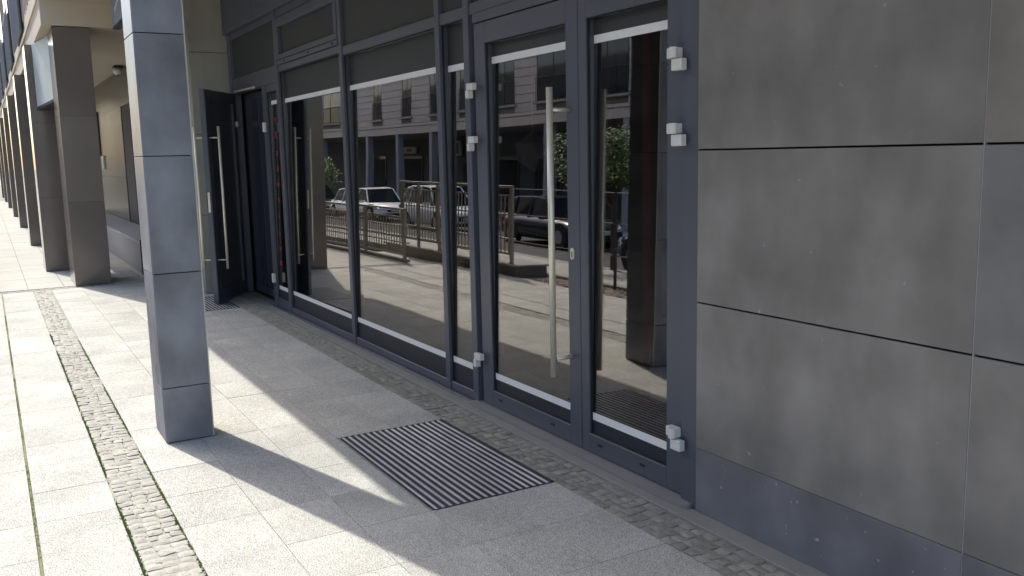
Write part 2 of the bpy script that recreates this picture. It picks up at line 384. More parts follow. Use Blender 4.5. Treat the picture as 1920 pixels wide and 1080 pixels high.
clad_box(t, px0, px1, py0, py1, [0.004, .322, .977, 1.628, 2.285, 2.94, 3.74], M['pillar'], faces='xXy')
clad_box(t, px0, px1, py0, py1, [0.004, .322, .977], M['pillar_matte'], faces='Y')
clad_box(t, px0, px1, py0, py1, [.977, 1.628, 2.285, 2.94, 3.74], M['pillar'], faces='Y')
MB().box(px0 - .001, px0 + .006, py0 - .004, py0 + .0025, 0.004, 3.74).obj('corner_trim', M['trim'], t)
MB().box(px0 + .012, px0 + .03, py0 - .009, py0 - .0002, 0.004, .03).obj('foot_clip', M['trim'], t)

# ------------------------------------------------------------------ right-hand clad wall
t = thing('clad_wall', (1, -2.7, 0), 'large grey ceramic panel wall right of the double doors', 'wall')
MB().box(-12, 2.915, -2.95, -2.620, 0, 3.74).obj('wall_core', M['joint_dark'], t)
xs = [2.925, 1.660, .39, -.88, -2.15, -3.42, -4.69, -5.96, -7.23, -8.5, -9.77, -11.04]
zs = [.004, .296, .946, 1.595, 2.245, 2.895, 3.74]
for i in range(len(xs) - 1):
    for j in range(len(zs) - 1):
        m = M['tile_blue'] if j == 0 else M['tile']
        if i == 1: m = {0: M['tile_blue'], 1: M['tile'], 2: M['tile_cool'], 3: M['tile_warm']}.get(j, M['tile'])
        ow = random.uniform(-.0006, .0006)
        MB().box(xs[i + 1] + .0018, xs[i] - .0018, -2.612, -2.600 + ow, zs[j] + (.0035 if j > 1 else .0015), zs[j + 1] - (.0035 if j > 0 else .0015)).obj('cladding_panel', m, t, bevel=.001)
for x in xs[1:5]:
    MB().box(x - .0016, x + .0016, -2.616, -2.6025, .01, 3.73).obj('joint_bead', M['joint_light'], t)
MB().box(-12, 2.92, -2.618, -2.606, .291, .301).obj('joint_bead', M['frame_edge'], t)

# ------------------------------------------------------------------ glazed shopfront
TILT = math.tan(R_(.85))
GY = -2.652
def gy(z, o=0): return GY - TILT * z + o
def sheet(mb, x0, x1, z0, z1, o0, o1):   # thin pane following the glass plane
    return mb.hexa([(x0, gy(z0, o0), z0), (x1, gy(z0, o0), z0), (x1, gy(z0, o1), z0), (x0, gy(z0, o1), z0),
                    (x0, gy(z1, o0), z1), (x1, gy(z1, o0), z1), (x1, gy(z1, o1), z1), (x0, gy(z1, o1), z1)])
def pane(par, x0, x1, z0, z1, yaw=0.0):
    q = sheet(MB(), x0, x1, z0, z1, -.006, 0); xc = (x0 + x1) / 2
    q.v = [(x, y + yaw * (x - xc) - abs(yaw) * (x1 - x0) / 2, z) for x, y, z in q.v]
    return q.obj('glass_pane', M['glass'], par)
def strip(par, x0, x1, z, h=.026): return sheet(MB(), x0, x1, z - h / 2, z + h / 2, .0025, .0037).obj('white_strip', M['strip'], par)
def film(par, x0, x1, z0, z1, m='film_top', name='window_film'): return sheet(MB(), x0, x1, z0, z1, .0008, .0018).obj(name, M[m], par)
def gasket(par, x0, x1, z0, z1, y=-2.644):
    e = .006; q = MB()
    q.box(x0, x0 + e, y - .012, y, z0, z1).box(x1 - e, x1, y - .012, y, z0, z1).box(x0 + e, x1 - e, y - .012, y, z0, z0 + e).box(x0 + e, x1 - e, y - .012, y, z1 - e, z1)
    q.obj('gasket', M['frame_edge'], par)
sf = thing('glazed_shopfront', (7.3, -2.66, 0), 'long anthracite framed shop glazing between the clad wall and the open door', 'shop window')
FY, BY = -2.624, -2.72
def member(par, name, x0, x1, z0, z1, fy=FY, by=BY): return MB().box(x0, x1, by, fy, z0, z1).obj(name, M['frame'], par, bevel=.0025)
for a, b, zt in ((5.020, 5.090, 3.05), (5.430, 5.495, 3.05), (7.270, 7.342, 3.05), (9.140, 9.235, 3.05)): member(sf, 'mullion', a, b, .0, zt)
member(sf, 'mullion', 9.655, 9.775, .0, 2.36)
member(sf, 'mullion', 11.05, 11.19, .0, 3.05)
# rails run between the mullions, a little behind their faces
for a, b in ((5.091, 5.429), (5.496, 7.269), (7.343, 9.139)):
    member(sf, 'bottom_rail', a, b, .0, .068, -2.632)
member(sf, 'bottom_rail', 9.236, 9.654, .0, .11, -2.632)
for a, b in ((5.091, 5.429), (5.496, 7.269)):
    member(sf, 'transom', a, b, 2.425, 2.495, -2.632)
member(sf, 'transom', 2.93, 5.019, 2.435, 2.50, -2.632)
for a, b in ((2.93, 5.019), (5.091, 5.429), (5.496, 7.269), (7.343, 9.139), (9.236, 11.049)):
    member(sf, 'head_rail', a, b, 2.975, 3.045, -2.630)
member(sf, 'transom', 7.343, 9.139, 2.455, 2.515, -2.632)
# hopper window
hw = MB().box(7.35, 9.13, -2.70, -2.618, 2.519, 2.615).box(7.35, 9.13, -2.70, -2.618, 2.875, 2.965).box(7.35, 7.42, -2.70, -2.618, 2.616, 2.874).box(9.055, 9.13, -2.70, -2.618, 2.616, 2.874).obj('hopper_sash', M['frame'], sf, bevel=.003)
MB().box(7.36, 9.12, -2.6175, -2.612, 2.560, 2.566).obj('sash_groove', M['frame_edge'], hw)
for x in (7.45, 8.1, 8.85): MB().box(x, x + .035, -2.6175, -2.6125, 2.532, 2.545).obj('drain_slot', M['frame_edge'], hw)
MB().box(7.421, 9.054, -2.66, -2.652, 2.617, 2.873).obj('dark_pane', M['film_top'], sf)
# door head at the open doorway
member(sf, 'door_head', 9.236, 11.049, 2.362, 2.53, -2.630)
member(sf, 'transom', 9.236, 9.654, 2.285, 2.361, -2.632)
MB().box(9.24, 11.04, -2.66, -2.652, 2.531, 2.974).obj('dark_pane', M['film_top'], sf)
for a, b in ((5.091, 5.429), (5.496, 7.269)):
    MB().box(a, b, -2.66, -2.652, 2.496, 2.974).obj('dark_pane', M['film_top'], sf)
MB().box(2.935, 5.015, -2.66, -2.652, 2.501, 2.974).obj('dark_pane', M['film_top'], sf)
bays = [(5.091, 5.429, .069, 2.424), (5.496, 7.269, .069, 2.424), (7.343, 9.139, .069, 2.454), (9.236, 9.654, .111, 2.284)]
for i, (a, b, z0, z1) in enumerate(bays):
    pane(sf, a, b, z0, z1, math.tan(R_(.6)) if i == 2 else 0.0); gasket(sf, a, b, z0, z1)
    zt = 2.150 + (.012 if i == 1 else .022 if i == 2 else .030 if i == 3 else 0)
    strip(sf, a + .006, b - .006, zt, .040); strip(sf, a + .006, b - .006, .222, .040)
    film(sf, a + .006, b - .006, zt + .019, z1 - .006, 'film_top', 'dark_blind'); film(sf, a + .006, b - .006, z0 + .006, .203, 'film_low')
# red vertical lettering on the narrow pane by the open door
glyph = 'Y8oAwaisvm'
for i, (gx, gz) in enumerate(((9.46, 1.95), (9.455, 1.81), (9.45, 1.63), (9.45, 1.46), (9.455, 1.30), (9.46, 1.145), (9.47, .965), (9.475, .785), (9.48, .62), (9.485, .47))):
    cu = bpy.data.curves.new('t', 'FONT'); cu.body = glyph[i]; cu.size = .105; cu.extrude = .0006; cu.align_x = 'CENTER'; cu.resolution_u = 3
    ob = bpy.data.objects.new('t', cu); me = bpy.data.meshes.new_from_object(ob); me.name = 'red_letter'
    bpy.data.objects.remove(ob); bpy.data.curves.remove(cu)
    me.materials.clear(); me.materials.append(M['red_letter'])
    me.transform(Matrix.Translation((gx + .06, gy(gz, .003), gz)) @ Matrix.Rotation(math.pi, 4, 'Z') @ Matrix.Rotation(R_(90), 4, 'X'))
    link('red_letter', me, sf)
# narrow metal sill along the fixed glazing
MB().box(5.06, 9.77, -2.623, -2.595, .004, .014).obj('outer_sill', M['frame'], sf, bevel=.002)

# ------------------------------------------------------------------ double door
dd = thing('double_door', (3.98, -2.63, 0), 'closed anthracite glass double doors with a long steel pull handle', 'door')
member(dd, 'door_jamb', 2.930, 3.038, .0, 2.434, -2.612)
member(dd, 'door_jamb', 4.972, 5.019, .0, 2.434, -2.66)
member(dd, 'door_head', 3.040, 4.970, 2.378, 2.434, -2.626)
MB().box(3.036, 4.974, -2.72, -2.66, .0, 2.377).hexa if False else None
LY = -2.634
def leaf(par, x0, x1, gx0, gx1, name):
    z0, z1, g0, g1 = .028, 2.372, .128, 2.250
    q = MB().box(x0, gx0, BY, LY, z0, z1).box(gx1, x1, BY, LY, z0, z1).box(gx0, gx1, BY, LY, z0, g0).box(gx0, gx1, BY, LY, g1, z1)
    me = q.obj('door_leaf', M['frame'], par, bevel=.0025)
    sheet(MB(), gx0, gx1, g0, g1, -.006, 0).obj('glass_pane', M['glass'], me)
    gasket(me, gx0, gx1, g0, g1)
    strip(me, gx0 + .006, gx1 - .006, 2.148, .040); strip(me, gx0 + .006, gx1 - .006, .222, .040)
    film(me, gx0 + .006, gx1 - .006, 2.167, g1 - .006, 'film_top', 'dark_blind'); film(me, gx0 + .006, gx1 - .006, g0 + .006, .203, 'film_low')
    MB().box(gx0, gx1, LY, LY + .003, g0 - .004, g0).obj('glazing_bead', M['seam'], me)
    for x in (gx0 + .16, gx1 - .11):
        MB().box(x, x + .038, LY - .001, LY + .003, .078, .092).obj('drain_slot', M['frame_edge'], me, bevel=.001)
    return me
lr = leaf(dd, 3.044, 3.856, 3.165, 3.787, 'r'); ll = leaf(dd, 3.862, 4.966, 3.970, 4.838, 'l')
# pull handle
hb = MB().tube((3.94, -2.513, .42), (3.94, -2.513, 1.925), .017, 20).obj('pull_handle', M['steel'], ll, smooth=False)
for p in hb.data.polygons: p.use_smooth = len(p.vertices) == 4
for z in (.515, 1.812): MB().tube((3.94, -2.53, z), (3.94, LY, z), .011, 12).obj('handle_mount', M['steel'], ll, smooth=True)
lk = MB()
for i in range(2): lk.tube((3.925, LY, 1.085 - i * .03), (3.925, LY + .006, 1.085 - i * .03), .016, 16)
lk.box(3.909, 3.941, LY + .0002, LY + .0056, 1.055, 1.085)
lk.obj('lock_plate', M['steel'], ll)
MB().box(3.922, 3.928, LY + .006, LY + .008, 1.05, 1.082).obj('keyhole', M['frame_edge'], ll)
def hinge(par, x, z, side, name='hinge'):
    # upper wing on the leaf side, lower knuckle below it
    h = MB().box(x - .040, x + .040, -2.612, -2.580, z - .003, z + .038).obj(name, M['hinge'], par, bevel=.003)
    MB().box(x + side * .024 - .016, x + side * .024 + .016, -2.610, -2.575, z - .050, z - .004).obj('hinge_pin', M['hinge'], h)
    return h
for z in (1.985, 1.668, .315): hinge(ll, 4.945, z, 1)
for z in (1.985, 1.668, .315):
    h = MB().box(3.035, 3.10, -2.612, -2.575, z - .002, z + .042).obj('hinge', M['hinge'], lr, bevel=.003)
    MB().tube((3.05, -2.573, z - .002), (3.05, -2.573, z + .043), .019, 14).obj('hinge_pin', M['hinge'], h)
    MB().box(2.995, 3.062, -2.600, -2.568, z - .055, z - .006).obj('hinge_block', M['hinge'], h, bevel=.003)
# stone ledge before the doors with rounded end
lg = MB(); n = 8; pts = [(5.05, -2.66), (5.05, -2.565)] + [(2.995 - .035 * math.sin(a) + .0, -2.60 + .035 * math.cos(a)) for a in [i * math.pi / 2 / n for i in range(n + 1)]] + [(2.96, -2.66)]
kk = len(pts); lg.v = [(x, y, .006) for x, y in pts] + [(x, y, .022) for x, y in pts]
lg.f = [tuple(range(kk)), tuple(range(kk, 2 * kk))] + [(i, (i + 1) % kk, kk + (i + 1) % kk, kk + i) for i in range(kk)]
lg.obj('stone_ledge', M['ledge'], dd)

# ------------------------------------------------------------------ open door
od = thing('open_glass_door', (11.03, -2.62, 0), 'dark glass door standing ajar behind the slate pillar, long steel handles', 'door')
Lf = .93; a = math.atan2(.50, -.76)
T = Matrix.Translation((11.03, -2.615, 0)) @ Matrix.Rotation(a, 4, 'Z')
def dpart(q, name, m, par, bevel=0.0, smooth=False):
    me = q.mesh(name, m, bevel, smooth); me.transform(T); return link(name, me, par)
q = MB().box(0, .09, -.03, .03, .02, 2.36).box(Lf - .11, Lf, -.03, .03, .02, 2.36).box(.09, Lf - .11, -.03, .03, .02, .16).box(.09, Lf - .11, -.03, .03, 2.24, 2.36)
lf = dpart(q, 'door_leaf', M['frame'], od, .003)
dpart(MB().box(.091, Lf - .111, -.004, .004, .161, 2.239), 'glass_pane', M['pane_reflection'], lf)
dpart(MB().box(Lf, Lf + .004, -.022, .022, .03, 2.35), 'edge_strip', M['glass_pale'], lf)
dpart(MB().box(Lf + .004, Lf + .008, -.012, .012, 1.03, 1.25), 'lock_plate', M['steel'], lf, .001)
dpart(MB().box(.02, Lf - .02, -.02, .02, .004, .019), 'bottom_brush', M['seam'], lf)
for s in (-1, 1):
    dpart(MB().tube((Lf - .055, s * .135, .40), (Lf - .055, s * .135, 1.96), .015, 14), 'pull_handle', M['steel'], lf, smooth=True)
    for z in (.50, 1.84): dpart(MB().tube((Lf - .055, s * .125, z), (Lf - .055, s * .03, z), .008, 10), 'handle_mount', M['steel'], lf, smooth=True)
MB().tube((10.85, -2.60, 2.375), (9.95, -2.59, 2.36), .012, 8).obj('closer_arm', M['steel'], od)
MB().box(9.78, 11.04, -2.80, -2.75, .02, 2.36).obj('inner_panel', M['inner_panel'], od, bevel=.004)  # panel and panes added across the dark doorway for its navy tone
for xx in (9.82, 10.43): MB().box(xx, xx + .58, -2.749, -2.742, .12, 2.28).obj('dark_pane', M['navy_fill'], od)
h = dpart(MB().box(-.03, .05, .03, .055, 1.98, 2.04), 'hinge', M['hinge'], lf, .004)
for z in (1.93, .32): MB().box(9.67, 9.72, -2.6235, -2.592, z - .05, z + .05).obj('hinge', M['hinge'], sf, bevel=.005)

# ------------------------------------------------------------------ header, return wall, overhang of this building
hd = thing('shop_header', (7, -2.6, 3.05), 'dark navy cladding band above the shop glazing', 'facade band')
xx = 2.93
while xx < 11.25:
    MB().box(xx + .003, min(xx + 1.385, 11.25) - .003, -2.66, -2.585, 3.048, 3.74).obj('header_panel', M['inner_panel'], hd, bevel=.002); xx += 1.385
rw = thing('return_wall', (12, -2.4, 0), 'olive grey panelled wall end behind the open glass door', 'wall')
MB().box(11.215, 12.94, -2.95, -2.20, 0, 3.74).obj('wall_core', M['joint_dark'], rw)
zs2 = [.004, .95, 1.9, 2.85, 3.74]
for a_, b_ in zip(zs2[:-1], zs2[1:]):
    MB().box(11.20, 11.214, -2.66, -2.19, a_ + .003, b_ - .003).obj('cladding_panel', M['olive'], rw, bevel=.001)
    MB().box(11.216, 12.94, -2.199, -2.187, a_ + .003, b_ - .003).obj('cladding_panel', M['olive'], rw, bevel=.001)
ov = thing('upper_storeys', (3, -2, 3.75), 'grey upper storeys carried over the arcade above the shop', 'building')
MB().box(-14, 12.97, -9, -.705, 3.745, 4.3).obj('soffit_slab', M['cream'], ov)
MB().box(-14, 12.97, -9, -.72, 4.301, 8.2).obj('wall', M['cream'], ov)
for x in range(-13, 12, 3):
    w = MB().box(x, x + 1.3, -.73, -.69, 5.0, 7.0).obj('window_frame', M['winframe'], ov)
    MB().box(x + .06, x + 1.24, -.725, -.68, 5.06, 6.94).obj('window_pane', M['winglass'], w)

# ------------------------------------------------------------------ interior behind the glass
inn = thing('shop_interior', (7, -5, 0), 'dark room seen faintly through the shop glazing', 'room')
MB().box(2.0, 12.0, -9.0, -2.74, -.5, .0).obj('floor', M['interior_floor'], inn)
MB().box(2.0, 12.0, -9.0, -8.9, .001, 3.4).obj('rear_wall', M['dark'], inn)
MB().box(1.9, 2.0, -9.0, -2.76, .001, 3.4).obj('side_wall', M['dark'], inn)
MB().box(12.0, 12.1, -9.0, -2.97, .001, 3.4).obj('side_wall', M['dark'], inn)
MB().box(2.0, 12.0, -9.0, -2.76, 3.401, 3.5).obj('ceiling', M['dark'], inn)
rc = thing('red_column', (4.2, -3.35, 0), 'dark red upright column inside, behind the right door leaf', 'column')
MB().box(4.19, 4.27, -3.46, -3.36, .06, 3.4).obj('shaft', M['red_paint'], rc, bevel=.01)
MB().box(4.11, 4.34, -3.54, -3.31, .0, .059).obj('base', M['wood_dark'], rc, bevel=.01)
ct = thing('shop_counter', (5.2, -4.6, 0), 'low dark counter inside, seen through the foot of the right door', 'counter')
MB().box(4.6, 6.0, -4.35, -3.75, 0, .50).obj('counter_body', M['counter'], ct, bevel=.008)
MB().box(4.56, 6.04, -4.39, -3.71, .501, .54).obj('counter_top', M['wood_dark'], ct, bevel=.005)
MB().box(3.75, 4.55, -4.3, -3.8, 0, .48).obj('drawer_unit', M['wood_dark'], ct, bevel=.008)
pl = thing('pendant_lamp', (7.52, -4.6, 1.6), 'pale faceted paper lamp hanging inside behind the left door leaf', 'lamp')
b = bmesh.new(); bmesh.ops.create_icosphere(b, subdivisions=1, radius=.20); r = random.Random(12)
for v in b.verts: v.co *= r.uniform(.75, 1.12)
me = bpy.data.meshes.new('lampshade'); b.to_mesh(me); b.free(); me.materials.append(M['lamp_paper']); me.transform(Matrix.Translation((7.52, -4.6, 1.60)))
link('lampshade', me, pl)
MB().tube((7.52, -4.6, 1.75), (7.52, -4.6, 3.4), .006, 6).obj('cord', M['sign_white'], pl)

# ------------------------------------------------------------------ beige building beyond
bb = thing('beige_building', (30, -2, 0), 'beige building with an arcade of brown columns beyond the slate pillar', 'building')
MB().box(12.985, 90, -9, -.785, 3.32, 3.62).obj('soffit_beam', M['beige'], bb)
MB().box(12.985, 90, -9, -.800, 3.622, 8.5).obj('upper_wall', M['beige'], bb)
for x in [13.0 + .45 * i for i in range(1, 60)]:
    MB().box(x, x + .03, -.799, -.785, 3.95, 8.5).obj('facade_rib', M['beige_dark'], bb)
MB().box(12.99, 90, -.784, -.760, 3.63, 3.70).obj('string_course', M['beige'], bb, bevel=.006)
for j in range(7):      # blue-grey balconies in front of tall windows
    x = 17.6 + j * 5.4
    w = MB().box(x, x + 2.6, -.80, -.775, 3.85, 6.6).obj('window_frame', M['winframe'], bb)
    MB().box(x + .08, x + 1.26, -.774, -.768, 3.95, 6.5).obj('window_pane', M['winglass'], w)
    MB().box(x + 1.34, x + 2.52, -.774, -.768, 3.95, 6.5).obj('window_pane', M['winglass'], w)
    bl = MB().box(x - .1, x + 2.7, -.765, -.745, 3.80, 4.85).obj('balcony_panel', M['balcony'], bb)
    mb = MB()
    for i in range(14): mb.tube((x - .1 + i * .215, -.725, 3.74), (x - .1 + i * .215, -.725, 4.92), .012, 6)
    mb.box(x - .15, x + 2.75, -.735, -.715, 4.90, 4.95)
    mb.obj('balcony_bars', M['column_grey'], bl)
# marble back wall of the arcade
xx = 13.0
zb = [.004, 1.3, 2.65, 3.31]
while xx < 60:
    for a_, b_ in zip(zb[:-1], zb[1:]):
        if 16.7 < xx + .6 < 18.5 and a_ < 2.1: continue
        MB().box(xx + .002, xx + 1.198, -2.40, -2.37, a_ + .002, b_ - .002).obj('marble_panel', M['brown_wall'], bb)
    xx += 1.2
MB().box(12.97, 60, -2.6, -2.42, 0, 3.31).obj('rear_wall', M['joint_dark'], bb)
dr = MB().box(16.61, 18.99, -2.415, -2.385, .005, 2.648).obj('shop_door', M['winframe'], bb)
for xa in (16.7, 17.85): MB().box(xa, xa + 1.05, -2.384, -2.378, .1, 2.55).obj('door_pane', M['film_low'], dr)
MB().box(22.9, 23.0, -2.369, -2.34, 1.75, 2.75).obj('wall_slot', M['film_low'], bb)
MB().box(22.3, 22.5, -2.369, -2.33, 1.45, 1.75).obj('intercom_plate', M['white'], bb, bevel=.005)
ph = thing('grey_plinth', (16, -2.1, 0), 'low polished grey plinth against the marble arcade wall', 'plinth')
MB().box(13.75, 24.0, -2.365, -1.83, 0, .46).obj('plinth_body', M['column_grey'], ph, bevel=.01)
MB().box(13.70, 13.749, -2.365, -1.82, 0, .50).obj('end_panel', M['joint_dark'], ph, bevel=.004)
words = ['nearest brown stone arcade column, tall and broad, just left of the slate pillar',
         'second brown stone column of the arcade, half behind the nearest one',
         'third brown stone column counted from the slate pillar',
         'fourth brown stone column counted from the slate pillar', 'fifth brown stone column counted from the slate pillar',
         'sixth brown stone column counted from the slate pillar', 'seventh brown stone column, small in the distance', 'eighth brown stone column, farthest of the row']
cols = [(13.02, .85, -1.335, -.90), (15.12, .62, -1.09, -.665), (20.2, .62, -1.09, -.665), (26.2, .62, -1.09, -.665), (31.9, .62, -1.09, -.665), (38.6, .62, -1.09, -.665), (45.0, .62, -1.09, -.665), (51.5, .62, -1.09, -.665)]
for (x, d, y0, y1), wd in zip(cols, words):
    c = thing('arcade_column', (x + d / 2, (y0 + y1) / 2, 0), wd, 'column', 'brown stone columns of the arcade')
    MB().box(x + .012, x + d - .012, y0 + .012, y1 - .012, 0, 3.315).obj('core', M['joint_dark'], c)
    clad_box(c, x, x + d, y0, y1, [.004, 1.10, 2.20, 3.312], M['brown'], 'stone_panel', gap=.0025)
# a beige capping beam over the columns
MB().box(12.986, 60, -1.12, -.80, 3.22, 3.319).obj('soffit_beam', M['beige'], bb) if False else None
sg = thing('hanging_sign', (12.2, -1.6, 3.4), 'hanging sign box with painted blue sky reflection and a white stroke, high behind the slate pillar', 'sign')
MB().box(9.4, 12.55, -1.64, -1.56, 3.262, 3.72).obj('sign_body', M['sign_sky'], sg, bevel=.004)
MB().box(9.4, 12.55, -1.645, -1.555, 3.24, 3.261).obj('sign_underside', M['sign_under'], sg)
me = MB().box(-.22, .22, 0, .004, -.022, .022).mesh('sign_stroke', M['white']); me.transform(Matrix.Translation((12.05, -1.559, 3.48)) @ Matrix.Rotation(R_(14), 4, 'Y')); link('sign_stroke', me, sg)
sg2 = thing('arcade_sign', (14.5, -.8, 2.9), 'glass sign box, pale sky reflection painted on, between the two nearest brown columns', 'sign')
MB().box(13.95, 15.60, -.80, -.70, 2.44, 3.30).obj('sign_body', M['sign_sky_pale'], sg2, bevel=.004) if False else None
MB().hexa([(13.9, -1.02, 2.47), (15.08, -.90, 2.42), (15.08, -.76, 2.42), (13.9, -.91, 2.47), (13.9, -1.02, 3.315), (15.08, -.90, 3.315), (15.08, -.76, 3.315), (13.9, -.91, 3.315)]).obj('sign_body', M['sign_sky_pale'], sg2, bevel=.004)
MB().hexa([(13.9, -1.03, 2.43), (15.08, -.91, 2.38), (15.08, -.755, 2.38), (13.9, -.905, 2.43), (13.9, -1.03, 2.468), (15.08, -.91, 2.418), (15.08, -.755, 2.418), (13.9, -.905, 2.468)]).obj('sign_underside', M['sign_under'], sg2)
sc = thing('security_camera', (18.0, -2.3, 3.25), 'white dome security camera under the arcade ceiling', 'security camera')
MB().box(17.85, 18.12, -2.34, -2.18, 3.27, 3.315).obj('mount', M['sign_under'], sc, bevel=.01)
b = bmesh.new(); bmesh.ops.create_uvsphere(b, u_segments=16, v_segments=8, radius=.085)
me = bpy.data.meshes.new('dome'); b.to_mesh(me); b.free(); me.materials.append(M['white'])
for p in me.polygons: p.use_smooth = True
me.transform(Matrix.Translation((17.97, -2.25, 3.225)) @ Matrix.Diagonal((1.25, 1.0, .9, 1))); link('dome', me, sc)
MB().box(17.92, 18.0, -2.28, -2.22, 3.13, 3.155).obj('lens', M['sign_under'], sc, bevel=.01)

# ------------------------------------------------------------------ opposite side of the street (seen in the glass)
ob = thing('opposite_building', (35, 15, -.7), 'pale stone fronted building across the street, reflected in the glass', 'building')
BYF = 14.0
Z0 = 3.22
wins = [(60.6, 61.8), (56.5, 57.9), (51.8, 54.5), (47.8, 49.1), (43.6, 44.9), (40.3, 41.5), (37.1, 38.3), (33.2, 34.9), (29.0, 31.4), (25.4, 27.9), (21.4, 22.6), (17.5, 18.8), (13.5, 14.8), (9, 10.2), (65, 66.2), (70, 71.2), (75, 76.2)]
wins.sort()
rows = [(4.08, 6.25), (7.4, 9.5), (10.6, 12.7)]
cy = MB()
# wall built of stone courses between and around the window openings
edges_z = [3.75 + .36 * i for i in range(27)]
for i in range(len(edges_z) - 1):
    za, zb_ = edges_z[i], edges_z[i + 1]
    segs = [(-10, 95)]
    for wz0, wz1 in rows:
        if zb_ > wz0 + .02 and za < wz1 - .02:
            segs = []; x = -10
            for a_, b_ in wins: segs.append((x, a_)); x = b_
            segs.append((x, 95))
    for a_, b_ in segs:
        n = max(1, round((b_ - a_) / 2.2)) if b_ - a_ > 4 else 1
        for k in range(n):
            cy.box(a_ + (b_ - a_) * k / n + (.012 if k else 0), a_ + (b_ - a_) * (k + 1) / n - .0, BYF, BYF + .08, za + .012, zb_ - .012)
stuff(cy.obj('stone_courses', M['cream'], ob))
MB().box(-10, 95, BYF + .06, 24, 3.22, 13.5).obj('wall', mat('joint_shade', (.22, .195, .165), .9), ob)
MB().box(-10, 95, BYF - .02, BYF + .059, Z0, 3.58).obj('lower_band', M['cream'], ob, bevel=.01)
MB().box(-10, 95, BYF - .05, BYF + .058, 3.60, 3.74).obj('string_course', M['cream'], ob, bevel=.02)
for a_, b_ in wins:
    for wz0, wz1 in rows:
        f = MB().box(a_, b_, BYF + .03, BYF + .07, wz0, wz1).obj('window', M['winframe'], ob)
        mid = (a_ + b_) / 2
        MB().box(a_ + .07, mid - .03, BYF + .02, BYF + .029, wz0 + .07, wz1 - .07).obj('pane', M['winglass'], f)
        MB().box(mid + .03, b_ - .07, BYF + .02, BYF + .029, wz0 + .07, wz1 - .07).obj('pane', M['winglass'], f)
        MB().box(a_ - .15, b_ + .15, BYF - .12, BYF + .05, wz0 - .09, wz0 - .001).obj('window_sill', M['sill'], ob, bevel=.01)
        if wz0 < 5:
            mb = MB(); n = int((b_ - a_) / .13)
            for k in range(n + 1): mb.box(a_ + k * (b_ - a_) / n - .008, a_ + k * (b_ - a_) / n + .008, BYF - .06, BYF - .045, wz0 + .02, wz0 + .95)
            mb.box(a_ - .02, b_ + .02, BYF - .07, BYF - .035, wz0 + .951, wz0 + .98)
            mb.obj('window_grille', M['rail_dark'], ob)
# arcade ground floor
MB().box(-10, 95, 18.2, 18.4, -.74, 3.2).obj('arcade_rear_wall', M['shopgrey'], ob)
for i, x in enumerate([10.5, 15.2, 20.2, 25.5, 30.6, 37.0, 41.45, 45.7, 50.3, 54.9, 59.5, 64, 69, 74]):
    MB().box(x - .19, x + .19, BYF, BYF + .38, -.73, Z0 - .002).obj('column', M['column_grey'], ob, bevel=.02)
for i, (x, w_, z1, mm) in enumerate([(44.8, 1.3, 1.9, 'winframe'), (47.6, 1.4, 1.9, 'winframe'), (51.5, 3.6, 2.2, 'shopblue'), (57.5, 3.0, 2.2, 'winglass'), (39.8, 2.6, 2.1, 'shopblue'), (35.8, 2.4, 2.1, 'shopblue'), (31.5, 1.6, 1.8, 'winframe'), (26.5, 3.2, 2.2, 'winglass'), (21, 3.0, 2.2, 'shopblue'), (16, 2.6, 2.0, 'winframe')]):
    f = MB().box(x, x + w_, 18.12, 18.2, -.7, z1).obj('shop_window', M[mm], ob)
    MB().box(x + .15, x + w_ - .15, 18.09, 18.119, -.3, z1 - .2).obj('pane', M['dark'], f)
for x, w_, za, zb_ in ((46.0, .9, 2.1, 2.95), (52.2, 1.7, 2.35, 2.75), (42.4, .5, 2.2, 2.5)):
    s_ = MB().box(x, x + w_, 18.0, 18.1, za, zb_).obj('sign_board', M['sign_white'], ob)
    MB().box(x + w_ * .3, x + w_ * .7, 17.985, 17.999, za + .12, zb_ - .12).obj('sign_mark', M['winframe'], s_)
MB().box(53.95, 55.4, 18.0, 18.1, 2.35, 2.75).obj('sign_board', M['shopblue'], ob)

# railings
def railing(x0, x1, y, z0, z1, posts, label, rails=()):
    t = thing('steel_railing', ((x0 + x1) / 2, y, z0), label, 'railing')
    MB().box(x0, x1, y - .022, y + .022, z1 - .018, z1 + .018).obj('handrail', M['rail'], t, bevel=.006)
    MB().box(x0, x1, y - .012, y + .012, z0 + .08, z0 + .105).obj('lower_rail', M['rail'], t)
    MB().box(x0, x1, y - .012, y + .012, z1 - .14, z1 - .115).obj('upper_rail', M['rail'], t)
    for x in posts: MB().box(x - .032, x + .032, y - .02, y + .02, z0 - .06, z1 - .019).obj('post', M['rail'], t)
    bar = MB().tube((0, 0, z0 + .106), (0, 0, z1 - .141), .011, 6).mesh('baluster', M['rail'])
    n = int((x1 - x0) / .11)
    for i in range(1, n):
        o = link('baluster', bar, t, (x0 + i * (x1 - x0) / n, y, 0))
    for z in rails: MB().tube((x0, y + .05, z), (x1, y + .05, z), .014, 8).obj('mid_rail', M['rail'], t)
railing(10.92, 14.85, 1.00, .20, 1.25, [10.95, 12.0, 13.3, 14.1, 14.8], 'taller steel railing on the low planter wall, reflected in the glass', (.50, .85))
railing(13.35, 22.5, .42, .02, .84, [13.4, 15.1, 16.9, 18.7, 20.5, 22.4], 'lower steel railing beside the ramp, reflected in the glass', (.30, .56))
pw = thing('planter_wall', (13, 1.2, 0), 'low dark concrete wall under the taller railing', 'wall')
MB().box(10.72, 12.3, .93, 1.46, -.055, .13).obj('wall_body', M['blockwall'], pw, bevel=.012)
MB().box(12.32, 15.4, .93, 1.46, -.30, .13).obj('wall_body', M['kerb'], pw, bevel=.012)
MB().box(10.70, 15.42, .91, 1.48, .131, .16).obj('coping', M['kerb'], pw, bevel=.006)
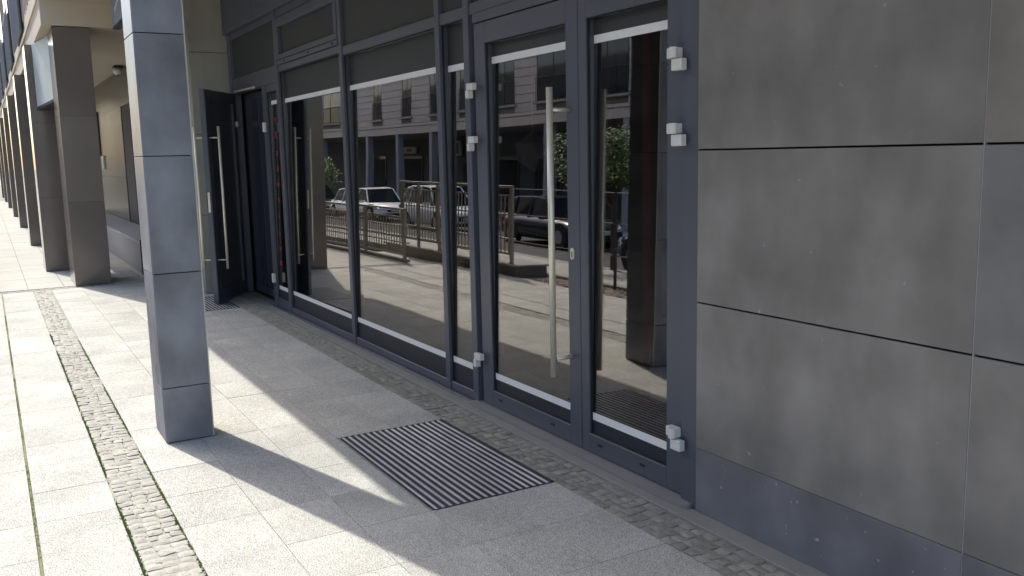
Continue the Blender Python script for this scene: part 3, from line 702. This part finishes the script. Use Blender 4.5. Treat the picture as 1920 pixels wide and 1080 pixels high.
rk = MB().box(13.3, 23, .36, .48, 0.0, .045).obj('ramp_kerb', M['kerb'], bevel=.006); struct(rk)
op = MB().tube((12.35, 1.15, .15), (12.35, 1.15, 1.2), .018, 8).obj('orange_pole', M['rust']); tag(op, 'thin rusty orange pole behind the taller railing', 'pole')
# wire fence with thin rails
wf = thing('wire_fence', (8, 1.42, 0), 'thin dark three rail fence along the gravel strip', 'fence')
for z in (.42, .82, 1.20): MB().tube((-2, 1.42, z), (11.72, 1.42, z), .008, 6).obj('rail', M['rail_dark'], wf)
for x in (-1.5, 2.1, 5.6, 9.1): MB().box(x - .018, x + .018, 1.405, 1.435, -.05, 1.21).obj('post', M['rail_dark'], wf)
# gravel
mb = MB(); r = random.Random(21); t8 = (1 + 5 ** .5) / 2
ico = bmesh.new(); bmesh.ops.create_icosphere(ico, subdivisions=1, radius=1); iv = [v.co.copy() for v in ico.verts]; jf = [tuple(v.index for v in f.verts) for f in ico.faces]; ico.free()
for _ in range(3600):
    x = r.uniform(2.5, 13) if r.random() < .9 else r.uniform(-3, 2.5)
    y = r.uniform(.98, 1.48)
    if x > 10.7: continue
    s_ = r.uniform(.018, .038); k = len(mb.v); sx, sy, sz = s_ * r.uniform(.8, 1.4), s_ * r.uniform(.8, 1.3), s_ * .7
    for v in iv: mb.v.append((x + v.x * sx, y + v.y * sy, -.045 + v.z * sz + r.uniform(0, .015)))
    for f in jf: mb.f.append(tuple(k + q_ for q_ in f))
stuff(tag(mb.obj('gravel', M['gravel']), 'loose brown gravel in the strip by the kerb', 'gravel'))

# trees
def tree(x, y, z, h, crown, n, seed, label, cat, leafm, lean=0.0, name='small_tree'):
    r = random.Random(seed); t = thing(name, (x, y, z), label, cat)
    tk = MB(); tk.tube((x, y, z), (x + lean * .5, y, z + h * .45), .045, 9, .035).tube((x + lean * .5, y, z + h * .44), (x + lean, y, z + h * .8), .035, 8, .018)
    for i in range(7):
        a = r.uniform(0, 6.28); zz = z + h * r.uniform(.40, .75)
        tk.tube((x + lean * .6, y, zz), (x + lean + math.cos(a) * crown[0] * .7, y + math.sin(a) * crown[1] * .7, zz + h * r.uniform(.1, .3)), .016, 6, .006)
    tk.obj('trunk', M['bark'], t)
    cx, cy_, cz = x + lean, y, z + h * .78
    cl = [(cx + r.uniform(-1, 1) * crown[0] * .75, cy_ + r.uniform(-1, 1) * crown[1] * .75, cz + r.uniform(-1, 1) * crown[2] * .75, r.uniform(.22, .45)) for _ in range(16)]
    for nm, mm, nn in (('crown', leafm, n), ('young_leaves', 'leaf_light', n // 3)):
        mb = MB()
        for _ in range(nn):
            c = r.choice(cl); v = Vector((r.gauss(0, 1), r.gauss(0, 1), r.gauss(0, 1))).normalized() * c[3] * r.uniform(.5, 1.05) * crown[0]
            p = Vector(c[:3]) + v; u = Vector((r.gauss(0, 1), r.gauss(0, 1), r.gauss(0, .6))).normalized(); w_ = u.orthogonal().normalized(); s_ = r.uniform(.022, .05) * max(crown[0], .8)
            k = len(mb.v); mb.v += [tuple(p - u * s_), tuple(p + w_ * s_ * .6), tuple(p + u * s_), tuple(p - w_ * s_ * .6 + Vector((0, 0, s_ * .3)))]; mb.f.append((k, k + 1, k + 2, k + 3))
        stuff(mb.obj(nm, M[mm], t))
    return t
tree(11.3, 3.0, -.1, 2.2, (.75, .75, .42), 5200, 31, 'small leafy green tree by the pavement, reflected in the right door', 'tree', 'leaf')
tree(43.6, 9.6, -.7, 3.0, (1.6, 1.3, .9), 4200, 33, 'bright green street tree far along the reflected street', 'tree', 'leaf_light')

# ------------------------------------------------------------------ cars
def car(x, y, z, ln, h, paint, facing, label, hatch=True, wd=1.8):
    """facing = -1 nose towards -X, +1 towards +X; (x,y,z) = middle of the near side on the road"""
    t = thing('parked_car', (x, y + wd / 2, z), label, 'car', 'cars parked along the street')
    f = facing; hw = wd / 2; cx, cyy = x, y + hw
    def P(u, w, v): return (cx + f * u * ln, cyy + w, z + v)
    # lower body loft: (u, zbottom, zbelt, halfwidth)
    hb_ = h * .60
    secs = [(-.50, .42, .62 * hb_ + .25, hw * .80), (-.485, .28, hb_ * .98, hw * .92), (-.40, .22, hb_ * 1.02, hw), (-.2, .2, hb_, hw), (.05, .2, hb_ * .98, hw), (.20, .2, hb_ * .94, hw), (.32, .22, hb_ * .88, hw * .98), (.43, .24, hb_ * .79, hw * .95), (.485, .26, hb_ * .68, hw * .86), (.50, .34, hb_ * .55, hw * .74)]
    mb = MB(); ring = 10
    for u, zb_, zt, w_ in secs:
        for k_, (a_, b_) in enumerate(((-.72, 0), (-.98, .10), (-1.0, .45), (-.97, .78), (-.86, 1.0), (.86, 1.0), (.97, .78), (1.0, .45), (.98, .10), (.72, 0))):
            mb.v.append(P(u, a_ * w_, zb_ + (zt - zb_) * b_))
    for i in range(len(secs) - 1):
        for k_ in range(ring): j = (k_ + 1) % ring; mb.f.append((i * ring + k_, i * ring + j, (i + 1) * ring + j, (i + 1) * ring + k_))
    mb.f.append(tuple(range(ring))); mb.f.append(tuple((len(secs) - 1) * ring + k_ for k_ in range(ring)))
    mb.obj('body', M[paint], t, smooth=True)
    # glasshouse
    rear = -.47 if hatch else -.36
    gs = [(rear, hb_ * .98, hw * .84), (rear + .06, h * .93, hw * .68), (rear + .16, h * .985, hw * .66), (-.05, h, hw * .66), (.07, h * .965, hw * .66), (.215, hb_ * .92, hw * .84)]
    mb = MB()
    for u, zt, w_ in gs:
        mb.v += [P(u, -hw * .87, hb_ * .93), P(u, -w_, zt), P(u, w_, zt), P(u, hw * .87, hb_ * .93)]
    for i in range(len(gs) - 1):
        for k_ in range(4): j = (k_ + 1) % 4; mb.f.append((4 * i + k_, 4 * i + j, 4 * i + 4 + j, 4 * i + 4 + k_))
    mb.f.append((0, 1, 2, 3)); mb.f.append(tuple(4 * (len(gs) - 1) + k_ for k_ in range(4)))
    mb.obj('windows', M['car_glass'], t)
    # roof and pillars, painted
    mb = MB()
    for i in range(1, 4):
        (u0, z0_, w0), (u1, z1_, w1) = gs[i], gs[i + 1]
        mb.hexa([P(u0, -w0 - .02, z0_ - .02), P(u1, -w1 - .02, z1_ - .02), P(u1, w1 + .02, z1_ - .02), P(u0, w0 + .02, z0_ - .02), P(u0, -w0, z0_ + .018), P(u1, -w1, z1_ + .018), P(u1, w1, z1_ + .018), P(u0, w0, z0_ + .018)])
    mb.obj('roof', M[paint], t)
    mb = MB()
    for s_ in (-1, 1):
        mb.tube(P(.215, s_ * hw * .86, hb_ * .93), P(.07, s_ * hw * .67, h * .965), .030, 6)
        mb.tube(P(-.10, s_ * hw * .875, hb_ * .95), P(-.10, s_ * hw * .665, h * .99), .032, 6)
        mb.tube(P(rear + .01, s_ * hw * .865, hb_ * .98), P(rear + .08, s_ * hw * .67, h * .95), .045, 6)
        if hatch: mb.tube(P(-.32, s_ * hw * .875, hb_ * .97), P(-.30, s_ * hw * .665, h * .98), .045, 6)
    mb.obj('window_pillars', M[paint], t)
    for u in (-.31, .315):
        for s_ in (-1, 1):
            wy = cyy + s_ * (hw - .10); wx = cx + f * u * ln; rr = .33
            arch = MB().tube((wx, cyy + s_ * (hw - .21), z + rr), (wx, cyy + s_ * (hw + .006), z + rr + .02), rr + .07, 22).obj('wheel_arch', M['rubber'], t)
            w_ = MB().tube((wx, wy - .10, z + rr), (wx, wy + .118, z + rr), rr, 22).obj('wheel', M['rubber'], t)
            rm = MB().tube((wx, cyy + s_ * (hw - .02), z + rr), (wx, cyy + s_ * (hw + .022), z + rr), rr * .62, 16)
            rm.obj('rim', M['alloy'], w_)
    for s_ in (-1, 1):
        MB().hexa([P(.455, s_ * hw * .55, hb_ * .60), P(.499, s_ * hw * .50, hb_ * .58), P(.492, s_ * hw * .80, hb_ * .60), P(.42, s_ * hw * .965, hb_ * .64), P(.455, s_ * hw * .55, hb_ * .72), P(.49, s_ * hw * .5, hb_ * .68), P(.485, s_ * hw * .80, hb_ * .70), P(.42, s_ * hw * .955, hb_ * .76)]).obj('headlight', M['headlight'], t)
        MB().hexa([P(-.505, s_ * hw * .6, hb_ * .72), P(-.48, s_ * hw * .6, hb_ * .72), P(-.44, s_ * hw * .99, hb_ * .74), P(-.46, s_ * hw * .99, hb_ * .74), P(-.505, s_ * hw * .6, hb_ * .9), P(-.48, s_ * hw * .6, hb_ * .9), P(-.44, s_ * hw * .98, hb_ * .9), P(-.46, s_ * hw * .98, hb_ * .9)]).obj('tail_light', M['red_paint'], t)
        MB().hexa([P(.15, s_ * (hw + .02), hb_ * .95), P(.19, s_ * (hw + .02), hb_ * .95), P(.19, s_ * (hw + .18), hb_ * .95), P(.15, s_ * (hw + .18), hb_ * .95), P(.15, s_ * (hw - .06), hb_ * 1.07), P(.19, s_ * (hw - .06), hb_ * 1.07), P(.19, s_ * (hw + .18), hb_ * 1.07), P(.15, s_ * (hw + .18), hb_ * 1.07)]).obj('door_mirror', M[paint], t)
    g_ = MB().hexa([P(.493, -hw * .45, .42), P(.505, -hw * .45, .42), P(.505, hw * .45, .42), P(.493, hw * .45, .42), P(.485, -hw * .5, hb_ * .62), P(.503, -hw * .5, hb_ * .62), P(.503, hw * .5, hb_ * .62), P(.485, hw * .5, hb_ * .62)]).obj('grille', M['car_glass'], t)
    MB().hexa([P(.505, -.26, .44), P(.512, -.26, .44), P(.512, .26, .44), P(.505, .26, .44), P(.505, -.26, .55), P(.512, -.26, .55), P(.512, .26, .55), P(.505, .26, .55)]).obj('number_plate', M['plate'], t)
    MB().hexa([P(.47, -hw * .8, .24), P(.507, -hw * .7, .24), P(.507, hw * .7, .24), P(.47, hw * .8, .24), P(.47, -hw * .9, .34), P(.505, -hw * .7, .36), P(.505, hw * .7, .36), P(.47, hw * .9, .34)]).obj('bumper_trim', M['rubber'], t)
    return t
car(30.6, 8.5, -.80, 4.4, 1.60, 'car_white', -1, 'white sport utility car parked behind the taller railing')
car(37.6, 8.7, -.80, 4.3, 1.38, 'car_white', -1, 'lower white car with dark windows, left of the white sport utility car', hatch=False)
car(43.8, 8.6, -.80, 4.3, 1.45, 'car_teal', -1, 'dark teal car half hidden at the left of the reflected street')
car(13.55, 6.2, -.62, 4.3, 1.50, 'car_blue', 1, 'dark blue car whose bonnet shows beside the small leafy tree')
car(22.6, 8.5, -.80, 4.3, 1.45, 'car_dark', -1, 'dark car in shade across the street, behind the pendant lamp')
